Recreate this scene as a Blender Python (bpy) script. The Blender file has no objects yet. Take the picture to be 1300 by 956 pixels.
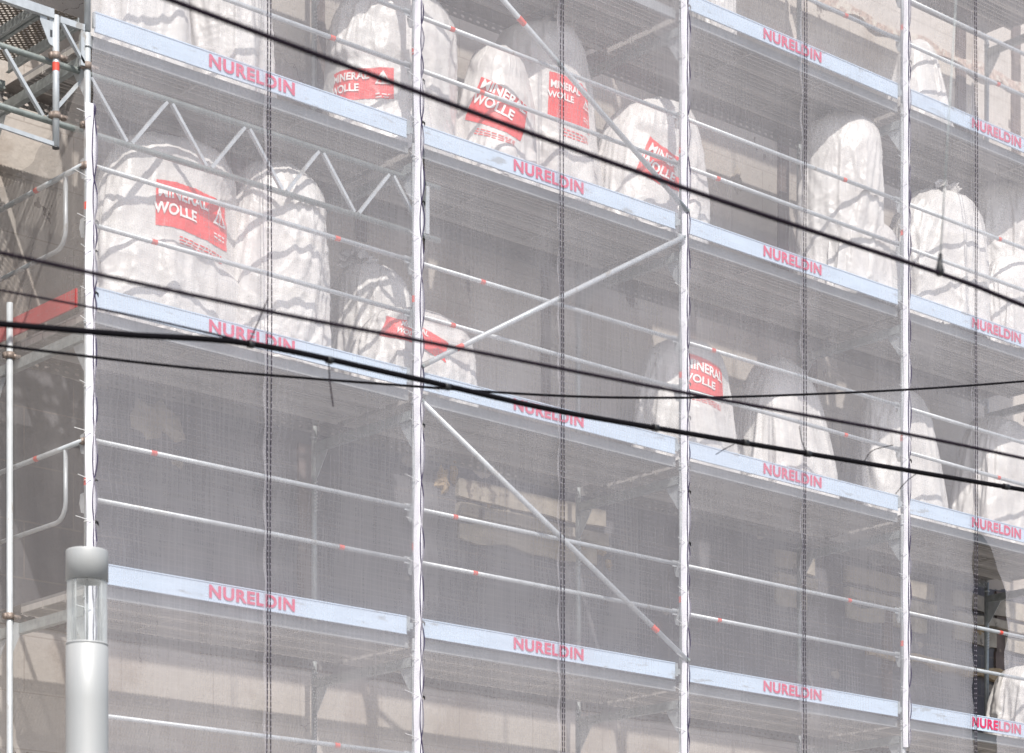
import bpy, bmesh, math, random
import numpy as np
from mathutils import Vector, Matrix, noise
random.seed(7)
R = math.radians
scene = bpy.context.scene
col = scene.collection

# ------------------------------------------------------------------ camera
CF, CTH, CYH = 3124.4, 0.72519, 1418.36            # focal length in photo pixels, yaw, horizon row (photo 1300 x 956)
CAM = Vector((-9.544, -15.417, 1.6))
RT = Vector((math.cos(CTH), -math.sin(CTH), 0)); FW = Vector((math.sin(CTH), math.cos(CTH), 0)); UP = Vector((0, 0, 1))
def at(px, py, Y):
    d = RT*((px-650)/CF) + FW + UP*((CYH-py)/CF)
    return CAM + d*((Y-CAM.y)/d.y)
def proj(p):
    d = Vector(p)-CAM; w = d.dot(FW)
    return 650+CF*d.dot(RT)/w, CYH-CF*d.z/w
def ppm(p): return CF/(Vector(p)-CAM).dot(FW)
cd = bpy.data.cameras.new('camera'); cam = bpy.data.objects.new('camera', cd); col.objects.link(cam)
cam.location = CAM
cam.rotation_euler = (R(90), 0, -CTH)
cd.sensor_width = 36; cd.lens = 36*CF/1300
cd.shift_y = (CYH-478)/1300
cd.clip_end = 2000
cd.dof.use_dof = True; cd.dof.focus_distance = 20.5; cd.dof.aperture_fstop = 4.0
scene.camera = cam

# ------------------------------------------------------------------ materials
def mat(name, base, rough=.6, metal=0., var=.12, vs=6., bump=.0, bs=60., spec=.5, stretch=(1, 1, 1), dirt=None, ds=1.5, dth=.55):
    m = bpy.data.materials.new(name); m.use_nodes = True
    nt = m.node_tree; b = nt.nodes['Principled BSDF']
    b.inputs['Roughness'].default_value = rough; b.inputs['Metallic'].default_value = metal
    b.inputs['Specular IOR Level'].default_value = spec
    tc = nt.nodes.new('ShaderNodeTexCoord'); mp = nt.nodes.new('ShaderNodeMapping'); mp.inputs['Scale'].default_value = stretch
    oi = nt.nodes.new('ShaderNodeObjectInfo'); av = nt.nodes.new('ShaderNodeVectorMath'); av.operation = 'ADD'
    nt.links.new(tc.outputs['Object'], av.inputs[0]); nt.links.new(oi.outputs['Location'], av.inputs[1])
    nt.links.new(av.outputs[0], mp.inputs['Vector'])
    n = nt.nodes.new('ShaderNodeTexNoise'); n.inputs['Scale'].default_value = vs; n.inputs['Detail'].default_value = 6
    nt.links.new(mp.outputs[0], n.inputs['Vector'])
    cr = nt.nodes.new('ShaderNodeValToRGB')
    cr.color_ramp.elements[0].position = .3; cr.color_ramp.elements[1].position = .7
    cr.color_ramp.elements[0].color = [c*(1-var) for c in base]+[1]
    cr.color_ramp.elements[1].color = [min(1, c*(1+var)) for c in base]+[1]
    nt.links.new(n.outputs['Fac'], cr.inputs['Fac'])
    out = cr.outputs['Color']
    if dirt:
        n2 = nt.nodes.new('ShaderNodeTexNoise'); n2.inputs['Scale'].default_value = ds; n2.inputs['Detail'].default_value = 8; n2.inputs['Roughness'].default_value = .65
        nt.links.new(mp.outputs[0], n2.inputs['Vector'])
        r2 = nt.nodes.new('ShaderNodeValToRGB'); r2.color_ramp.elements[0].position = dth; r2.color_ramp.elements[1].position = dth+.06
        nt.links.new(n2.outputs['Fac'], r2.inputs['Fac'])
        mx = nt.nodes.new('ShaderNodeMix'); mx.data_type = 'RGBA'
        nt.links.new(r2.outputs['Color'], mx.inputs[0]); nt.links.new(out, mx.inputs[6]); mx.inputs[7].default_value = list(dirt)+[1]
        out = mx.outputs[2]
    nt.links.new(out, b.inputs['Base Color'])
    if bump:
        n3 = nt.nodes.new('ShaderNodeTexNoise'); n3.inputs['Scale'].default_value = bs; n3.inputs['Detail'].default_value = 5
        nt.links.new(mp.outputs[0], n3.inputs['Vector'])
        bp = nt.nodes.new('ShaderNodeBump'); bp.inputs['Strength'].default_value = bump; bp.inputs['Distance'].default_value = .01
        nt.links.new(n3.outputs['Fac'], bp.inputs['Height']); nt.links.new(bp.outputs[0], b.inputs['Normal'])
    return m
M = {}
M['galv'] = mat('galvanised_steel', (.52, .55, .57), .45, .3, .14, 14, .15, 90, stretch=(1, 1, .6), dirt=(.40, .39, .37), ds=7, dth=.60)
M['galvold'] = mat('weathered_steel_tube', (.40, .43, .43), .5, .4, .2, 16, .2, 90)
M['chord'] = mat('dull_green_grey_tube', (.24, .27, .26), .5, .3, .2, 16, .2, 90)
M['rusty'] = mat('rusty_coupler', (.27, .22, .19), .6, .4, .35, 30, .3, 90)
M['hem'] = mat('white_net_hem', (.74, .73, .78), .8, 0, .05, 8, .3, 120)
M['alu'] = mat('pale_blue_toe_board_paint', (.52, .62, .74), .5, 0, .06, 3, .15, 40, stretch=(1, 1, 4), dirt=(.36, .40, .44), ds=3.2, dth=.585)
M['under'] = mat('deck_aluminium_painted_light', (.60, .57, .54), .42, .2, .10, 5, .1, 60, stretch=(.3, 3, 1))  # aluminium ribs; bright lines of light underneath are put into this paler colour
M['edge'] = mat('dull_edge_profile', (.30, .31, .32), .55, .2, .15, 5, .1, 60)
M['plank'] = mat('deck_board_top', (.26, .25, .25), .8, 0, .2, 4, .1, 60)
M['red'] = mat('red_lettering', (.62, .035, .12), .6, 0, .08, 20)
M['tape'] = mat('red_tape', (.70, .09, .06), .5, 0, .06, 20)
M['label'] = mat('red_bag_print', (.80, .055, .05), .42, 0, .12, 9, .3, 60)
M['ink'] = mat('white_bag_print', (.85, .82, .80), .5, 0, .04, 9)
M['redboard'] = mat('red_toe_board', (.55, .07, .07), .5, 0, .15, 5)
M['wire'] = mat('black_cable_rubber', (.004, .003, .005), .8, 0, .2, 30, spec=.15)
M['wire2'] = mat('tarnished_trolley_wire', (.012, .006, .013), .7, .0, .2, 30, spec=.2)
M['cordp'] = mat('violet_black_lacing', (.035, .025, .075), .6, 0, .2, 40)
M['black'] = mat('black_plastic', (.02, .02, .022), .5, 0, .1, 30)
M['tie'] = mat('white_cable_tie', (.82, .82, .82), .5, 0, .04, 30)
M['cap'] = mat('brushed_lamp_aluminium', (.43, .44, .44), .52, .15, .08, 5, .06, 120, stretch=(1, 1, .1))
M['dark'] = mat('lamp_inner', (.10, .10, .10), .4, .6, .2, 30)
M['asphalt'] = mat('asphalt', (.05, .05, .052), .9, 0, .2, 8, .3, 80)
M['paving'] = mat('concrete_paving', (.33, .32, .30), .85, 0, .12, 4, .2, 50)
M['kerb'] = mat('granite_kerb', (.36, .35, .34), .8, 0, .12, 20, .2, 80)
M['batten'] = mat('dark_wall_batten', (.13, .10, .09), .85, 0, .35, 7, .3, 60, dirt=(.28, .22, .18), ds=5, dth=.6)
M['stone'] = mat('pale_stone_course', (.36, .32, .27), .85, 0, .22, 9, .5, 40, dirt=(.13, .11, .10), ds=4, dth=.6)
M['rubble'] = mat('broken_ochre_plaster', (.36, .27, .17), .9, 0, .35, 14, .8, 30)
M['brickband'] = mat('broken_brick_band', (.42, .32, .27), .9, 0, .35, 22, .8, 30, dirt=(.55, .50, .44), ds=9, dth=.52)
M['dim'] = mat('grey_concrete_soffit', (.22, .21, .20), .85, 0, .2, 3, .2, 30)

def bag_mat():
    m = bpy.data.materials.new('white_woven_bag'); m.use_nodes = True; nt = m.node_tree; b = nt.nodes['Principled BSDF']
    L = nt.links.new; N = nt.nodes.new
    tc = N('ShaderNodeTexCoord')
    n = N('ShaderNodeTexNoise'); n.inputs['Scale'].default_value = 3.5; n.inputs['Detail'].default_value = 7; L(tc.outputs['Object'], n.inputs['Vector'])
    cr = N('ShaderNodeValToRGB'); cr.color_ramp.elements[0].position = .32; cr.color_ramp.elements[1].position = .62
    cr.color_ramp.elements[0].color = (.54, .515, .50, 1); cr.color_ramp.elements[1].color = (.72, .70, .68, 1)
    L(n.outputs['Fac'], cr.inputs['Fac']); L(cr.outputs[0], b.inputs['Base Color'])
    b.inputs['Roughness'].default_value = .36
    v = N('ShaderNodeTexVoronoi'); v.feature = 'DISTANCE_TO_EDGE'; v.inputs['Scale'].default_value = 9
    mp = N('ShaderNodeMapping'); mp.inputs['Scale'].default_value = (1, 1, .55)
    nd = N('ShaderNodeTexNoise'); nd.inputs['Scale'].default_value = 5; nd.inputs['Detail'].default_value = 3
    L(tc.outputs['Object'], nd.inputs['Vector'])
    ma = N('ShaderNodeVectorMath'); ma.operation = 'MULTIPLY_ADD'; ma.inputs[1].default_value = (.35, .35, .35)
    L(nd.outputs['Color'], ma.inputs[0]); L(tc.outputs['Object'], ma.inputs[2]); L(ma.outputs[0], mp.inputs['Vector']); L(mp.outputs[0], v.inputs['Vector'])
    b1 = N('ShaderNodeBump'); b1.inputs['Strength'].default_value = .18; b1.inputs['Distance'].default_value = .02; L(v.outputs['Distance'], b1.inputs['Height'])
    n2 = N('ShaderNodeTexNoise'); n2.inputs['Scale'].default_value = 24; n2.inputs['Detail'].default_value = 6; n2.inputs['Distortion'].default_value = .8; L(tc.outputs['Object'], n2.inputs['Vector'])
    b2 = N('ShaderNodeBump'); b2.inputs['Strength'].default_value = .35; b2.inputs['Distance'].default_value = .012
    L(n2.outputs['Fac'], b2.inputs['Height']); L(b1.outputs[0], b2.inputs['Normal']); L(b2.outputs[0], b.inputs['Normal'])
    return m
M['bag'] = bag_mat()

def wall_mat():
    m = bpy.data.materials.new('stripped_render_wall'); m.use_nodes = True; nt = m.node_tree; b = nt.nodes['Principled BSDF']
    L = nt.links.new; N = nt.nodes.new
    tc = N('ShaderNodeTexCoord'); sx = N('ShaderNodeSeparateXYZ'); L(tc.outputs['Object'], sx.inputs[0])
    def nz(s, d=6, st=(1, 1, 1)):
        mp = N('ShaderNodeMapping'); mp.inputs['Scale'].default_value = st; L(tc.outputs['Object'], mp.inputs['Vector'])
        n = N('ShaderNodeTexNoise'); n.inputs['Scale'].default_value = s; n.inputs['Detail'].default_value = d; n.inputs['Roughness'].default_value = .6; L(mp.outputs[0], n.inputs['Vector']); return n.outputs['Fac']
    def ramp(x, p0, p1, c0=(0, 0, 0, 1), c1=(1, 1, 1, 1)):
        r = N('ShaderNodeValToRGB'); r.color_ramp.elements[0].position = p0; r.color_ramp.elements[1].position = p1
        r.color_ramp.elements[0].color = c0; r.color_ramp.elements[1].color = c1; L(x, r.inputs['Fac']); return r.outputs['Color']
    def mix(f, a, c):
        x = N('ShaderNodeMix'); x.data_type = 'RGBA'; L(f, x.inputs[0])
        for s, i in ((a, 6), (c, 7)):
            if isinstance(s, tuple): x.inputs[i].default_value = s
            else: L(s, x.inputs[i])
        return x.outputs[2]
    def math_(op, a, c, d=None):
        x = N('ShaderNodeMath'); x.operation = op
        for i, s in enumerate((a, c, d)):
            if s is None: continue
            if isinstance(s, (int, float)): x.inputs[i].default_value = s
            else: L(s, x.inputs[i])
        return x.outputs[0]
    beige = ramp(nz(2.2), .3, .7, (.44, .40, .365, 1), (.55, .505, .465, 1))
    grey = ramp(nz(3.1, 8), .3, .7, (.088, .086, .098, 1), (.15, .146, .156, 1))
    grime = ramp(nz(1.1, 8), .52, .60)
    c = mix(grime, beige, (.40, .35, .31, 1))
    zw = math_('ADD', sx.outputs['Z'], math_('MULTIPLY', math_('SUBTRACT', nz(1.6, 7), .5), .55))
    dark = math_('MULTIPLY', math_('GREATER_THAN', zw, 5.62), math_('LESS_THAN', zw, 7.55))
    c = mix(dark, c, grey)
    # torn remains of the old plaster inside the dark belt
    tear = math_('MULTIPLY', dark, math_('GREATER_THAN', nz(1.9, 9, (1, 1, 1.3)), .66))
    c = mix(tear, c, ramp(nz(7), .35, .65, (.24, .20, .165, 1), (.34, .31, .28, 1)))
    # scraped dark spots and cracks in the upper part
    up = math_('GREATER_THAN', sx.outputs['Z'], 7.6)
    spot = math_('MULTIPLY', up, math_('GREATER_THAN', nz(2.7, 9, (1, 1, .6)), .64))
    c = mix(spot, c, (.17, .14, .125, 1))
    v = N('ShaderNodeTexVoronoi'); v.feature = 'DISTANCE_TO_EDGE'; v.inputs['Scale'].default_value = .9
    nd = N('ShaderNodeTexNoise'); nd.inputs['Scale'].default_value = 3; nd.inputs['Detail'].default_value = 6; L(tc.outputs['Object'], nd.inputs['Vector'])
    ma = N('ShaderNodeVectorMath'); ma.operation = 'MULTIPLY_ADD'; ma.inputs[1].default_value = (.7, .7, .7); L(nd.outputs['Color'], ma.inputs[0]); L(tc.outputs['Object'], ma.inputs[2]); L(ma.outputs[0], v.inputs['Vector'])
    c = mix(math_('MULTIPLY', math_('LESS_THAN', v.outputs['Distance'], .004), math_('GREATER_THAN', nz(.8), .56)), c, (.20, .165, .145, 1))
    # block joints
    br = N('ShaderNodeTexBrick'); mp = N('ShaderNodeMapping'); mp.inputs['Rotation'].default_value = (R(90), 0, 0)
    L(tc.outputs['Object'], mp.inputs['Vector']); L(mp.outputs[0], br.inputs['Vector'])
    br.inputs['Scale'].default_value = 1; br.inputs['Brick Width'].default_value = .9; br.inputs['Row Height'].default_value = .45; br.inputs['Mortar Size'].default_value = .006
    c = mix(math_('MULTIPLY', br.outputs['Fac'], .45), c, (.25, .21, .18, 1))
    L(c, b.inputs['Base Color']); b.inputs['Roughness'].default_value = .92
    bp = N('ShaderNodeBump'); bp.inputs['Strength'].default_value = .6; bp.inputs['Distance'].default_value = .02
    L(nz(12, 9), bp.inputs['Height']); L(bp.outputs[0], b.inputs['Normal'])
    return m
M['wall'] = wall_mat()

def net_mat(name, cover, colr=(.80, .79, .82, 1)):
    """white debris netting: fine weave that lets about two thirds of the light through"""
    m = bpy.data.materials.new(name); m.use_nodes = True; nt = m.node_tree
    L = nt.links.new; N = nt.nodes.new
    nt.nodes.remove(nt.nodes['Principled BSDF']); out = nt.nodes['Material Output']
    tr = N('ShaderNodeBsdfTransparent'); df = N('ShaderNodeBsdfDiffuse'); tl = N('ShaderNodeBsdfTranslucent')
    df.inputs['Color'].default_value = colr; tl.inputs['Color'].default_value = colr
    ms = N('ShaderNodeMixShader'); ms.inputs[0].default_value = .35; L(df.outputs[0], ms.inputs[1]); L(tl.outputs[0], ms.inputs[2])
    tc = N('ShaderNodeTexCoord')
    def nz(st, s, d):
        mp = N('ShaderNodeMapping'); mp.inputs['Scale'].default_value = st; L(tc.outputs['Object'], mp.inputs['Vector'])
        n = N('ShaderNodeTexNoise'); n.inputs['Scale'].default_value = s; n.inputs['Detail'].default_value = d; L(mp.outputs[0], n.inputs['Vector']); return n.outputs['Fac']
    def mth(op, a, c, d=None):
        x = N('ShaderNodeMath'); x.operation = op
        for i, q in enumerate((a, c, d)):
            if q is None: continue
            if isinstance(q, (int, float)): x.inputs[i].default_value = q
            else: L(q, x.inputs[i])
        return x.outputs[0]
    a = mth('MULTIPLY_ADD', nz((1, 1, .02), 60, 2), .09, cover-.045)            # warp threads
    a = mth('MULTIPLY_ADD', nz((.05, .05, 1), 60, 2), .045, mth('SUBTRACT', a, .0225))  # weft threads
    a = mth('MULTIPLY_ADD', nz((1, 1, .5), .9, 3), .22, mth('SUBTRACT', a, .11))  # slack and dust
    # reinforced weave lines
    sx = N('ShaderNodeSeparateXYZ'); L(tc.outputs['Object'], sx.inputs[0])
    fx = mth('FRACT', mth('MULTIPLY', mth('ADD', sx.outputs['X'], sx.outputs['Y']), 22.), 0.)
    fz = mth('FRACT', mth('MULTIPLY', sx.outputs['Z'], 22.), 0.)
    ln = mth('MAXIMUM', mth('LESS_THAN', fx, .22), mth('LESS_THAN', fz, .18))
    a = mth('MULTIPLY_ADD', ln, .022, a)
    mx = N('ShaderNodeMixShader'); L(a, mx.inputs[0]); L(tr.outputs[0], mx.inputs[1]); L(ms.outputs[0], mx.inputs[2]); L(mx.outputs[0], out.inputs['Surface'])
    bp = N('ShaderNodeBump'); bp.inputs['Strength'].default_value = .5; bp.inputs['Distance'].default_value = .02
    L(nz((1, 1, .3), 6, 4), bp.inputs['Height']); L(bp.outputs[0], df.inputs['Normal'])
    return m
M['net'] = net_mat('debris_netting', .285, (.775, .76, .81, 1))
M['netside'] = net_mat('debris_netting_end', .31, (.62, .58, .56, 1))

def holes_mat(name, base, sx_, sy_, rad, axes='XY'):
    m = mat(name, base, .5, .4, .2, 12); nt = m.node_tree; L = nt.links.new; N = nt.nodes.new
    b = nt.nodes['Principled BSDF']; out = nt.nodes['Material Output']
    tc = N('ShaderNodeTexCoord'); s = N('ShaderNodeSeparateXYZ'); L(tc.outputs['Object'], s.inputs[0])
    cx = N('ShaderNodeCombineXYZ'); L(s.outputs[axes[0]], cx.inputs[0]); L(s.outputs[axes[1]], cx.inputs[1])
    mp = N('ShaderNodeMapping'); mp.inputs['Scale'].default_value = (sx_, sy_, 1); mp.inputs['Rotation'].default_value = (0, 0, R(45) if axes == 'XY' else 0)
    L(cx.outputs[0], mp.inputs['Vector'])
    v = N('ShaderNodeTexVoronoi'); v.voronoi_dimensions = '2D'; v.inputs['Randomness'].default_value = 0; v.inputs['Scale'].default_value = 1
    L(mp.outputs[0], v.inputs['Vector'])
    lt = N('ShaderNodeMath'); lt.operation = 'LESS_THAN'; lt.inputs[1].default_value = rad; L(v.outputs['Distance'], lt.inputs[0])
    tr = N('ShaderNodeBsdfTransparent'); ms = N('ShaderNodeMixShader'); L(lt.outputs[0], ms.inputs[0]); L(b.outputs[0], ms.inputs[1]); L(tr.outputs[0], ms.inputs[2]); L(ms.outputs[0], out.inputs['Surface'])
    return m
M['perf'] = holes_mat('perforated_steel_plank', (.25, .21, .175), 26, 26, .34)
M['perf2'] = holes_mat('finely_perforated_steel_plank', (.27, .25, .24), 48, 48, .28)
M['flange'] = holes_mat('slotted_plank_flange', (.24, .23, .22), 11, 20, .24, 'XZ')
def stripe_mat():
    m = mat('black_white_twist', (.02, .016, .026), .6, 0, .1, 30); nt = m.node_tree; L = nt.links.new; N = nt.nodes.new; b = nt.nodes['Principled BSDF']
    tc = N('ShaderNodeTexCoord'); s = N('ShaderNodeSeparateXYZ'); L(tc.outputs['Object'], s.inputs[0])
    n = N('ShaderNodeTexNoise'); n.inputs['Scale'].default_value = 4; L(tc.outputs['Object'], n.inputs['Vector'])
    a = N('ShaderNodeMath'); a.operation = 'MULTIPLY_ADD'; a.inputs[1].default_value = 21; L(s.outputs['Z'], a.inputs[0]); L(n.outputs['Fac'], a.inputs[2])
    f = N('ShaderNodeMath'); f.operation = 'FRACT'; L(a.outputs[0], f.inputs[0])
    g = N('ShaderNodeMath'); g.operation = 'GREATER_THAN'; g.inputs[1].default_value = .80; L(f.outputs[0], g.inputs[0])
    mx = N('ShaderNodeMix'); mx.data_type = 'RGBA'; L(g.outputs[0], mx.inputs[0]); mx.inputs[6].default_value = (.018, .012, .026, 1); mx.inputs[7].default_value = (.26, .24, .28, 1)
    L(mx.outputs[2], b.inputs['Base Color']); return m
M['twist'] = stripe_mat()
def glass_mat():
    m = bpy.data.materials.new('clear_lamp_glass'); m.use_nodes = True; nt = m.node_tree; L = nt.links.new
    b = nt.nodes['Principled BSDF']; b.inputs['Base Color'].default_value = (.9, .93, .93, 1); b.inputs['Roughness'].default_value = .04
    tr = nt.nodes.new('ShaderNodeBsdfTransparent'); tr.inputs['Color'].default_value = (.93, .95, .95, 1)
    lw = nt.nodes.new('ShaderNodeLayerWeight'); lw.inputs['Blend'].default_value = .35
    ad = nt.nodes.new('ShaderNodeMath'); ad.operation = 'MULTIPLY_ADD'; ad.inputs[1].default_value = .75; ad.inputs[2].default_value = .10; L(lw.outputs['Facing'], ad.inputs[0])
    ms = nt.nodes.new('ShaderNodeMixShader'); L(ad.outputs[0], ms.inputs[0]); L(tr.outputs[0], ms.inputs[1]); L(b.outputs[0], ms.inputs[2]); L(ms.outputs[0], nt.nodes['Material Output'].inputs['Surface'])
    return m
M['glass'] = glass_mat()

# ------------------------------------------------------------------ mesh helpers
class MB:
    def __init__(s): s.v = []; s.f = []
    def add(s, vs, fs):
        o = len(s.v); s.v += [tuple(v) for v in vs]; s.f += [tuple(i+o for i in f) for f in fs]; return s
    def box(s, a, b):
        x0, y0, z0 = a; x1, y1, z1 = b
        return s.add([(x0, y0, z0), (x1, y0, z0), (x1, y1, z0), (x0, y1, z0), (x0, y0, z1), (x1, y0, z1), (x1, y1, z1), (x0, y1, z1)],
                     [(0, 3, 2, 1), (4, 5, 6, 7), (0, 1, 5, 4), (1, 2, 6, 5), (2, 3, 7, 6), (3, 0, 4, 7)])
    def tube(s, pts, r, n=12, caps=True):
        pts = [Vector(p) for p in pts]; rings = []; prev = None
        for i, p in enumerate(pts):
            t = (pts[min(i+1, len(pts)-1)]-pts[max(i-1, 0)]).normalized()
            ref = prev if prev is not None else (Vector((0, 0, 1)) if abs(t.z) < .9 else Vector((1, 0, 0)))
            a = (ref-t*ref.dot(t)).normalized(); b = t.cross(a); prev = a
            rr = r[i] if isinstance(r, (list, tuple)) else r
            rings.append([p+(a*math.cos(k*2*math.pi/n)+b*math.sin(k*2*math.pi/n))*rr for k in range(n)])
        vs = [v for g in rings for v in g]; fs = []
        for i in range(len(rings)-1):
            for k in range(n):
                fs.append((i*n+k, i*n+(k+1) % n, (i+1)*n+(k+1) % n, (i+1)*n+k))
        if caps: fs.append(tuple(reversed(range(n)))); fs.append(tuple((len(rings)-1)*n+k for k in range(n)))
        return s.add(vs, fs)
    def bar(s, a, b, w, h, up=(0, 0, 1)):        # rectangular bar from a to b
        a = Vector(a); b = Vector(b); t = (b-a).normalized(); u = Vector(up); u = (u-t*u.dot(t)).normalized(); q = t.cross(u)
        c = [q*(w/2)*i+u*(h/2)*j for i, j in ((-1, -1), (1, -1), (1, 1), (-1, 1))]
        return s.add([a+k for k in c]+[b+k for k in c], [(0, 1, 2, 3), (7, 6, 5, 4), (0, 4, 5, 1), (1, 5, 6, 2), (2, 6, 7, 3), (3, 7, 4, 0)])
    def plate(s, poly, d):                        # extrude polygon by vector d
        n = len(poly); d = Vector(d); vs = [Vector(p) for p in poly]+[Vector(p)+d for p in poly]
        return s.add(vs, [tuple(reversed(range(n))), tuple(range(n, 2*n))]+[(i, (i+1) % n, n+(i+1) % n, n+i) for i in range(n)])
    def build(s, name, m, parent=None, smooth=False, loc=None):
        me = bpy.data.meshes.new(name)
        vs = s.v
        if loc is not None: vs = [(v[0]-loc[0], v[1]-loc[1], v[2]-loc[2]) for v in vs]
        me.from_pydata(vs, [], s.f); me.validate()
        me.materials.append(m); o = bpy.data.objects.new(name, me); col.objects.link(o)
        if loc is not None: o.location = loc
        if parent is not None: o.parent = parent
        bm = bmesh.new(); bm.from_mesh(me); bmesh.ops.recalc_face_normals(bm, faces=bm.faces); bm.to_mesh(me); bm.free()
        if smooth:
            me.polygons.foreach_set('use_smooth', [len(p.vertices) <= 4 for p in me.polygons])
        return o
def thing(name, loc, label, cat, group=None):
    o = bpy.data.objects.new(name, None); col.objects.link(o); o.location = loc; o['label'] = label; o['category'] = cat
    o.empty_display_size = .1
    if group: o['group'] = group
    return o
def tag(o, label, cat, group=None):
    o['label'] = label; o['category'] = cat
    if group: o['group'] = group
    return o
def structure(o): o['kind'] = 'structure'; return o
def copy_tree(o, parent=None):
    c = o.copy(); col.objects.link(c); c.parent = parent
    for ch in list(o.children): copy_tree(ch, c)
    return c

_fc = {}
def text_mesh(txt, size, bold=.02, ext=.0, space=1.0):
    cu = bpy.data.curves.new('t', 'FONT'); cu.body = txt; cu.size = size; cu.offset = bold*size; cu.extrude = ext; cu.align_x = 'CENTER'; cu.align_y = 'CENTER'
    cu.space_character = space; cu.resolution_u = 4
    o = bpy.data.objects.new('t', cu); col.objects.link(o)
    dg = bpy.context.evaluated_depsgraph_get(); dg.update(); me = bpy.data.meshes.new_from_object(o.evaluated_get(dg))
    bpy.data.objects.remove(o); return me

# ------------------------------------------------------------------ levels and bays
W = 3.07                                   # bay length
def zt(k): return 2*k+3.64                 # top of the toe boards of level k
def zd(k): return zt(k)-.155               # deck surface
WY = 1.66                                  # the wall
YI = 1.35                                  # inner uprights
BAY = ['leftmost bay', 'second bay', 'third bay', 'rightmost bay']
POST = ['left corner line', 'second line from left', 'third line from left', 'fourth line from left', 'line past the right edge']
LEV = {0: 'below the lowest board row', 1: 'at the lowest board row', 2: 'at the second board row', 3: 'at the third board row', 4: 'at the top board row', 5: 'above the top board row', 6: 'high above'}

# ------------------------------------------------------------------ ground
g = MB().add([(-400, -400, 0), (400, -400, 0), (400, 400, 0), (-400, 400, 0)], [(0, 1, 2, 3)]).build('ground', M['paving']); structure(g)
g = MB().add([(-400, -14, .004), (400, -14, .004), (400, -5.5, .004), (-400, -5.5, .004)], [(0, 1, 2, 3)]).build('road', M['asphalt']); structure(g)
g = MB().box((-400, -5.5, 0), (400, -5.35, .125)).build('kerb', M['kerb']); structure(g)
g = MB().box((-400, -5.35, 0), (400, WY, .12)).build('pavement', M['paving']); structure(g)

# ------------------------------------------------------------------ building
bld = thing('building', (0, WY, 0), 'stripped beige plaster building facade with dark belt, standing behind the scaffolding', 'building'); bld['kind'] = 'thing'
w = MB()
NX = 1
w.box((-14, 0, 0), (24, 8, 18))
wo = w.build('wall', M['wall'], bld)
# stone courses in the dark belt
def course(x0, x1, z, h, d, m='stone', rough=.02):
    mb = MB(); n = int((x1-x0)/.12)+1; top = []; bot = []
    for i in range(n+1):
        x = x0+(x1-x0)*i/n
        a = noise.noise(Vector((x*3, z*5, 0)))*rough; b_ = noise.noise(Vector((x*3, z*5, 9)))*rough
        top.append((x, z+h/2+a)); bot.append((x, z-h/2+b_))
    vs = []; fs = []
    for (x, zz), (x2, zb) in zip(top, bot): vs += [(x, -d, zz), (x, -d, zb), (x, .05, zz), (x, .05, zb)]
    for i in range(n):
        a = i*4; b_ = a+4
        fs += [(a, a+1, b_+1, b_), (a, b_, b_+2, a+2), (a+1, a+3, b_+3, b_+1)]
    fs += [(0, 2, 3, 1), (n*4, n*4+1, n*4+3, n*4+2)]
    return mb.add(vs, fs).build('stone_course', M[m], bld)
for x0, x1 in ((4.9, 6.75), (9.15, 9.75), (10.25, 11.7), (12.05, 14.5)):
    course(x0, x1, 7.32, .17, .05); course(x0, x1, 7.12, .10, .09); course(x0+.03, x1-.1, 6.94, .16, .03, 'stone', .05)
_p = at(1180, 62, WY)
course(8.5, 16.0, _p.z, .10, .03, 'brickband', .09)
course(10.6, 14.5, 6.55, .10, .06, 'rubble', .07)
course(-3, 24, 5.50, .06, .03, 'batten', .02)
# dark battens and grooves standing on the wall
for x, z0, z1, wd in ((3.35, 9.4, 12.2, .10), (3.8, 9.3, 12.2, .11), (6.0, 8.2, 9.6, .10), (7.95, 8.2, 9.6, .13), (9.3, 10.2, 12.2, .15), (9.75, 8.2, 9.6, .12), (11.4, 8.0, 9.7, .12),
                      (10.4, 10.2, 12.2, .13), (12.2, 11.8, 14.5, .16), (13.2, 10.0, 14.5, .14), (-.55, 7.4, 9.9, .16), (-1.2, 7.4, 9.9, .10), (3.2, 5.8, 7.4, .16), (12.9, 5.8, 7.5, .16), (10.95, 5.5, 7.5, .14)):
    mb = MB(); n = 10
    for i in range(n):
        a = z0+(z1-z0)*i/n; b_ = z0+(z1-z0)*(i+1)/n; j = noise.noise(Vector((x*7, i*1.3, 2)))*.02
        mb.box((x-wd/2+j, -.028-abs(j)*.3, a), (x+wd/2+j*.4, .02, b_))
    mb.build('wall_groove', M['batten'], bld)
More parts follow.
